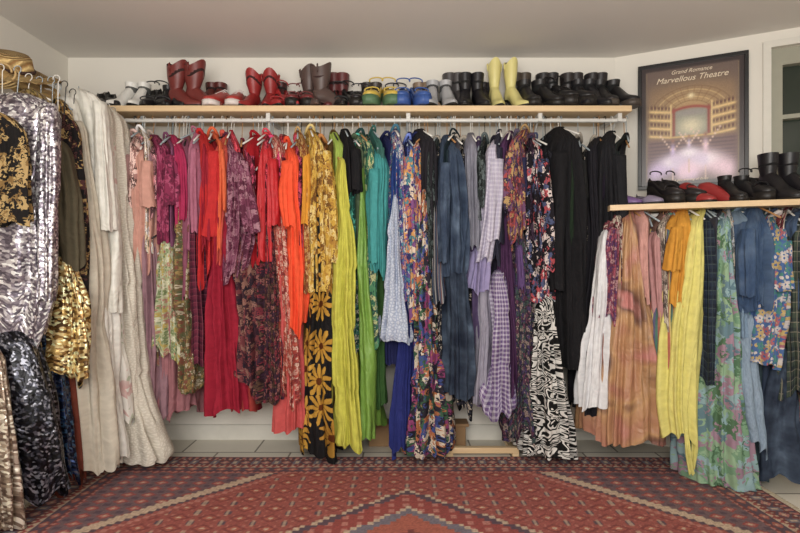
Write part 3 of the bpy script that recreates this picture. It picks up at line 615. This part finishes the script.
# ---------------------------------------------------------------- shoes
def shoe(mb,pos,yaw,L=.25,Wd=.088,heel=.03,shaft=0,sr=.05,plat=.008,openf=True,heelk=.85,toe=.35,scallop=0,lean=0,scale=1.0,flare=1.0,strap=False,laces=False):
    S=16;C=18; s=np.linspace(0,1,S)
    w=np.interp(s,[0,.03,.1,.3,.5,.7,.88,.97,1],[toe*.45,toe,toe+.28,1,.84,.68,.74,.55,.2])*Wd/2
    b=plat+max(0,heel-plat)*smooth((s-.32)/.5)
    if shaft>0 or not openf: t=np.interp(s,[0,.1,.3,.55,.75,.95,1],[.018,.03,.05,.085,.10,.095,.07])
    else: t=np.interp(s,[0,.1,.3,.42,.6,.85,1],[.018,.030,.048,.046,.036,.055,.058])
    th=np.linspace(0,2*np.pi,C,endpoint=False); c=np.cos(th); sn=np.sin(th)
    Y=w[:,None]*np.sign(c)*np.abs(c)**.75
    Zz=b[:,None]+t[:,None]*np.where(sn>0,np.abs(sn)**.7,0)
    if openf and shaft==0:
        op=(s[:,None]>.36)&(s[:,None]<.97)&(sn[None,:]>.72); Zz=np.where(op,b[:,None]+.010,Zz)
    X=(L/2-s*L)[:,None]+0*Y
    ca,sa=math.cos(yaw),math.sin(yaw)
    def tr(P):
        P=np.asarray(P)*scale; x=P[...,0]*ca-P[...,1]*sa; y=P[...,0]*sa+P[...,1]*ca
        return np.stack([x+pos[0],y+pos[1],P[...,2]+pos[2]],-1)
    mb.grid(tr(np.stack([X,Y,Zz],-1)),None,0,True,True,True)
    hh=np.where(sn>0,0,-1)
    Y2=(w*1.06+.001)[:,None]*np.sign(c)*np.abs(c)**.6; Z2=b[:,None]+.004+hh[None,:]*min(plat,.9)
    Z2=np.maximum(Z2,0)
    X2=(L/2*1.01-s*L*1.01)[:,None]+0*Y
    mb.grid(tr(np.stack([X2,Y2,Z2],-1)),None,1,True,True,True)
    if heel>plat+.004:
        rr=[]
        for zz,k in ((heel+.004,1),(heel*.6,1-(1-heelk)*.7),(0,heelk)):
            rr.append(np.stack([-L/2+.030-(1-k)*.012+.03*k*np.sign(c)*np.abs(c)**.6,Wd*.33*k*np.sign(sn)*np.abs(sn)**.6,zz+0*c],-1))
        mb.grid(tr(np.array(rr)),None,1,True,True,True)
    if strap:
        for sx,zz in ((-L/2+.05,heel+.085),(L*.18,plat+.06)):
            mb.tube(tr([(sx,.036*math.cos(a),zz-.012+.014*math.sin(a)) for a in np.linspace(-.4,3.6,12)]),.0035*scale,0)
    if laces:
        for q in range(5):
            sx=L*.12-q*.022; zz=plat+.055+q*.012
            mb.tube(tr([(sx,-.022,zz-.004),(sx-.003,0,zz+.008),(sx,.022,zz-.004)]),.003*scale,1)
    if shaft>0:
        n=12; zs=np.linspace(b[-3]+.035,shaft,n); tt=np.linspace(0,1,n)
        rx=np.interp(tt,[0,.2,.6,1],[.040,.034,sr*.88*flare,sr*flare]); ry=np.interp(tt,[0,.2,.6,1],[.031,.027,sr*.72*flare,sr*.80*flare])
        cx=-L/2+.047+lean*tt
        Pz=np.stack([cx[:,None]+rx[:,None]*c,ry[:,None]*sn+0*cx[:,None],zs[:,None]+scallop*np.cos(2*th)[None,:]*(tt**4)[:,None]],-1)
        inner=Pz[-1].copy(); inner[:,0]=cx[-1]+(inner[:,0]-cx[-1])*.9; inner[:,1]*=.9
        deep=inner.copy(); deep[:,2]-=.06
        mb.grid(tr(Pz),None,0); mb.grid(tr(np.array([Pz[-1],inner,deep])),None,2,True,False,True)
        if scallop:
            for sg in (-1,1):
                x_=cx[-1]; y_=ry[-1]*sg
                mb.tube(tr([(x_,y_*.97,shaft-scallop-.03),(x_,y_*1.1,shaft-scallop+.01),(x_,y_*1.0,shaft-scallop+.018),(x_,y_*.9,shaft-scallop-.02)]),.004*scale,0)
def pair(name,px,base_y,col,kind='pump',yaw=-90,gap=16,shelf=0,col2=None,spread=8,dd=.125,scale=1.0,sole=None):
    um=cloth('patch',col,[col2],30,rough=.45) if (col2 and kind=='snake') else simple('shoe_leather',col,.42)
    sm=simple('shoe_sole',sole or col2 or (30,26,24),.5); im=simple('shoe_lining',tuple(int(v*.35+15) for v in col),.8)
    mb=MB(); scale=scale*(1.12 if shelf==0 else 1.05)
    for sg in (-1,1):
        p=px+sg*gap/2
        if shelf==0: y=3.2+dd; z=ST+.001
        else: y=2.97-(px-610)/220*.33+dd; z=RZ+.001
        x=(p-400)/F*y
        yw=math.radians(yaw+sg*spread)
        K=dict(pump=dict(heel=.085,heelk=.35,toe=.25),flat=dict(heel=.02,L=.24,toe=.5),sneaker=dict(heel=.028,plat=.028,openf=False,toe=.6,laces=True),
          stiletto=dict(heel=.105,heelk=.2,toe=.2,strap=True),cowboy=dict(heel=.045,shaft=.26,sr=.064,scallop=.02,toe=.2,openf=False,lean=.012),
          boot=dict(heel=.06,shaft=.235,sr=.05,toe=.35,openf=False),tall=dict(heel=.085,shaft=.32,sr=.040,toe=.2,openf=False,heelk=.4,flare=1.3,scallop=.02),
          ankle=dict(heel=.075,shaft=.185,sr=.046,toe=.3,openf=False,heelk=.55),chunky=dict(heel=.075,shaft=.19,sr=.05,plat=.03,toe=.6,openf=False,laces=True),
          platform=dict(heel=.11,plat=.045,toe=.55,heelk=.8,strap=True),snake=dict(heel=.045,shaft=.25,sr=.062,scallop=.018,toe=.2,openf=False),loafer=dict(heel=.03,toe=.5,openf=False,L=.25))[kind]
        shoe(mb,(x,y,z),yw,scale=scale,**K)
    return mb.obj(name,[um,sm,im])
pair('brown_leather_flats',84,0,(60,48,42),'loafer',-50,14)
pair('black_flat_shoes',107,0,(28,26,28),'pump',-60,12)
pair('white_ankle_boots',131,0,(222,220,214),'ankle',-95,16,scale=.95)
pair('black_pumps',156,0,(28,26,28),'stiletto',-70,13)
pair('black_court_shoes',173,0,(24,22,24),'ankle',-60,10,scale=.85)
pair('oxblood_cowboy_boots',195,0,(112,46,42),'cowboy',-25,19,spread=4,scale=1.0,dd=.10)
pair('red_sneakers',228,0,(165,56,52),'sneaker',-95,18,col2=(215,205,200))
pair('red_cowboy_boots',259,0,(146,42,42),'cowboy',-95,20,scale=.88)
pair('red_stiletto_heels',282,0,(160,44,46),'stiletto',-60,12)
pair('maroon_pumps',299,0,(110,42,44),'platform',-75,12,scale=.9)
pair('snakeskin_boots',323,0,(130,62,56),'snake',-40,22,col2=(84,64,58),spread=28,dd=.11)
pair('black_strappy_heels',347,0,(26,24,26),'stiletto',-70,13)
pair('black_slingback_shoes',362,0,(32,28,32),'platform',-80,10,scale=.9)
pair('yellow_platform_shoes',382,0,(200,172,76),'platform',-90,17,sole=(80,110,80),scale=1.1)
pair('blue_platform_heels',411,0,(56,86,150),'platform',-85,17,sole=(56,86,150),scale=1.08)
pair('silver_ankle_boots',440,0,(168,168,170),'ankle',-90,17,scale=1.02)
pair('black_leather_boots',473,0,(26,24,28),'boot',-90,16,scale=.98)
pair('pale_yellow_knee_boots',507,0,(212,202,134),'tall',-80,20,scale=.92)
pair('black_chunky_boots',538,0,(28,26,28),'chunky',-75,19)
pair('black_heeled_sandals',566,0,(26,24,26),'platform',-60,14,scale=1.1)
pair('black_patent_boots',589,0,(30,28,32),'ankle',-85,15,scale=1.05)
pair('black_ankle_boots',613,0,(28,26,28),'chunky',-80,17,sole=(70,62,56),scale=1.0)
for p_,c_,k_ in ((213,(90,40,36),'ankle'),(243,(150,60,56),'pump'),(275,(70,36,36),'ankle'),(338,(96,44,44),'boot'),(372,(60,52,48),'ankle'),(397,(36,34,44),'stiletto'),(425,(130,110,90),'ankle'),(456,(70,66,66),'boot'),(490,(40,36,38),'ankle'),(524,(70,60,50),'boot'),(552,(34,32,34),'boot'),(577,(44,38,38),'boot'),(602,(36,32,34),'boot')):
    pair('stored_heeled_shoes',p_,0,c_,k_,-85,12,dd=.20,scale=1.08)
pair('purple_metallic_flats',630,0,(110,84,130),'flat',-40,20,shelf=1,dd=.12)
pair('silver_ballet_flats',651,0,(130,120,140),'flat',-60,14,shelf=1,dd=.12)
pair('black_loafers',674,0,(30,26,28),'platform',-70,18,shelf=1,dd=.13,scale=1.0)
pair('red_leather_flats',708,0,(150,48,48),'loafer',-70,24,shelf=1,dd=.13,scale=1.0)
pair('black_lace_up_shoes',742,0,(26,24,26),'chunky',-80,20,shelf=1,dd=.13,scale=.8)
pair('black_strap_shoes',762,0,(30,28,30),'platform',-80,14,shelf=1,dd=.17,scale=1.0)
pair('black_biker_boots',792,0,(24,22,26),'boot',-80,24,shelf=1,dd=.13,scale=1.1)
# ---------------------------------------------------------------- light + camera
wd=bpy.data.worlds.new('World'); scn.world=wd; wd.use_nodes=True
wd.node_tree.nodes['Background'].inputs[0].default_value=(1,.98,.95,1); wd.node_tree.nodes['Background'].inputs[1].default_value=.55
def area(name,loc,tgt,sx,sy,e,c):
    l=bpy.data.lights.new(name,'AREA'); l.shape='RECTANGLE'; l.size=sx; l.size_y=sy; l.energy=e; l.color=c
    o=bpy.data.objects.new(name,l); scn.collection.objects.link(o); o.location=loc
    o.rotation_euler=(Vector(tgt)-Vector(loc)).to_track_quat('-Z','Y').to_euler()
area('window_daylight',(-.7,-1.2,1.8),(0.2,3.2,1.2),2.2,1.5,92,(1,.97,.92))
area('ceiling_fill_light',(0.3,-.1,1.5),(0.2,1.1,2.5),.9,.9,38,(1,.96,.91))  # unseen fill, added to brighten the ceiling; no lamp stands here
cam=bpy.data.cameras.new('camera'); cam.lens=24; cam.sensor_width=36; co=bpy.data.objects.new('camera',cam); scn.collection.objects.link(co)
co.location=(0,0,CZ); co.rotation_euler=(math.radians(90),0,0); scn.camera=co
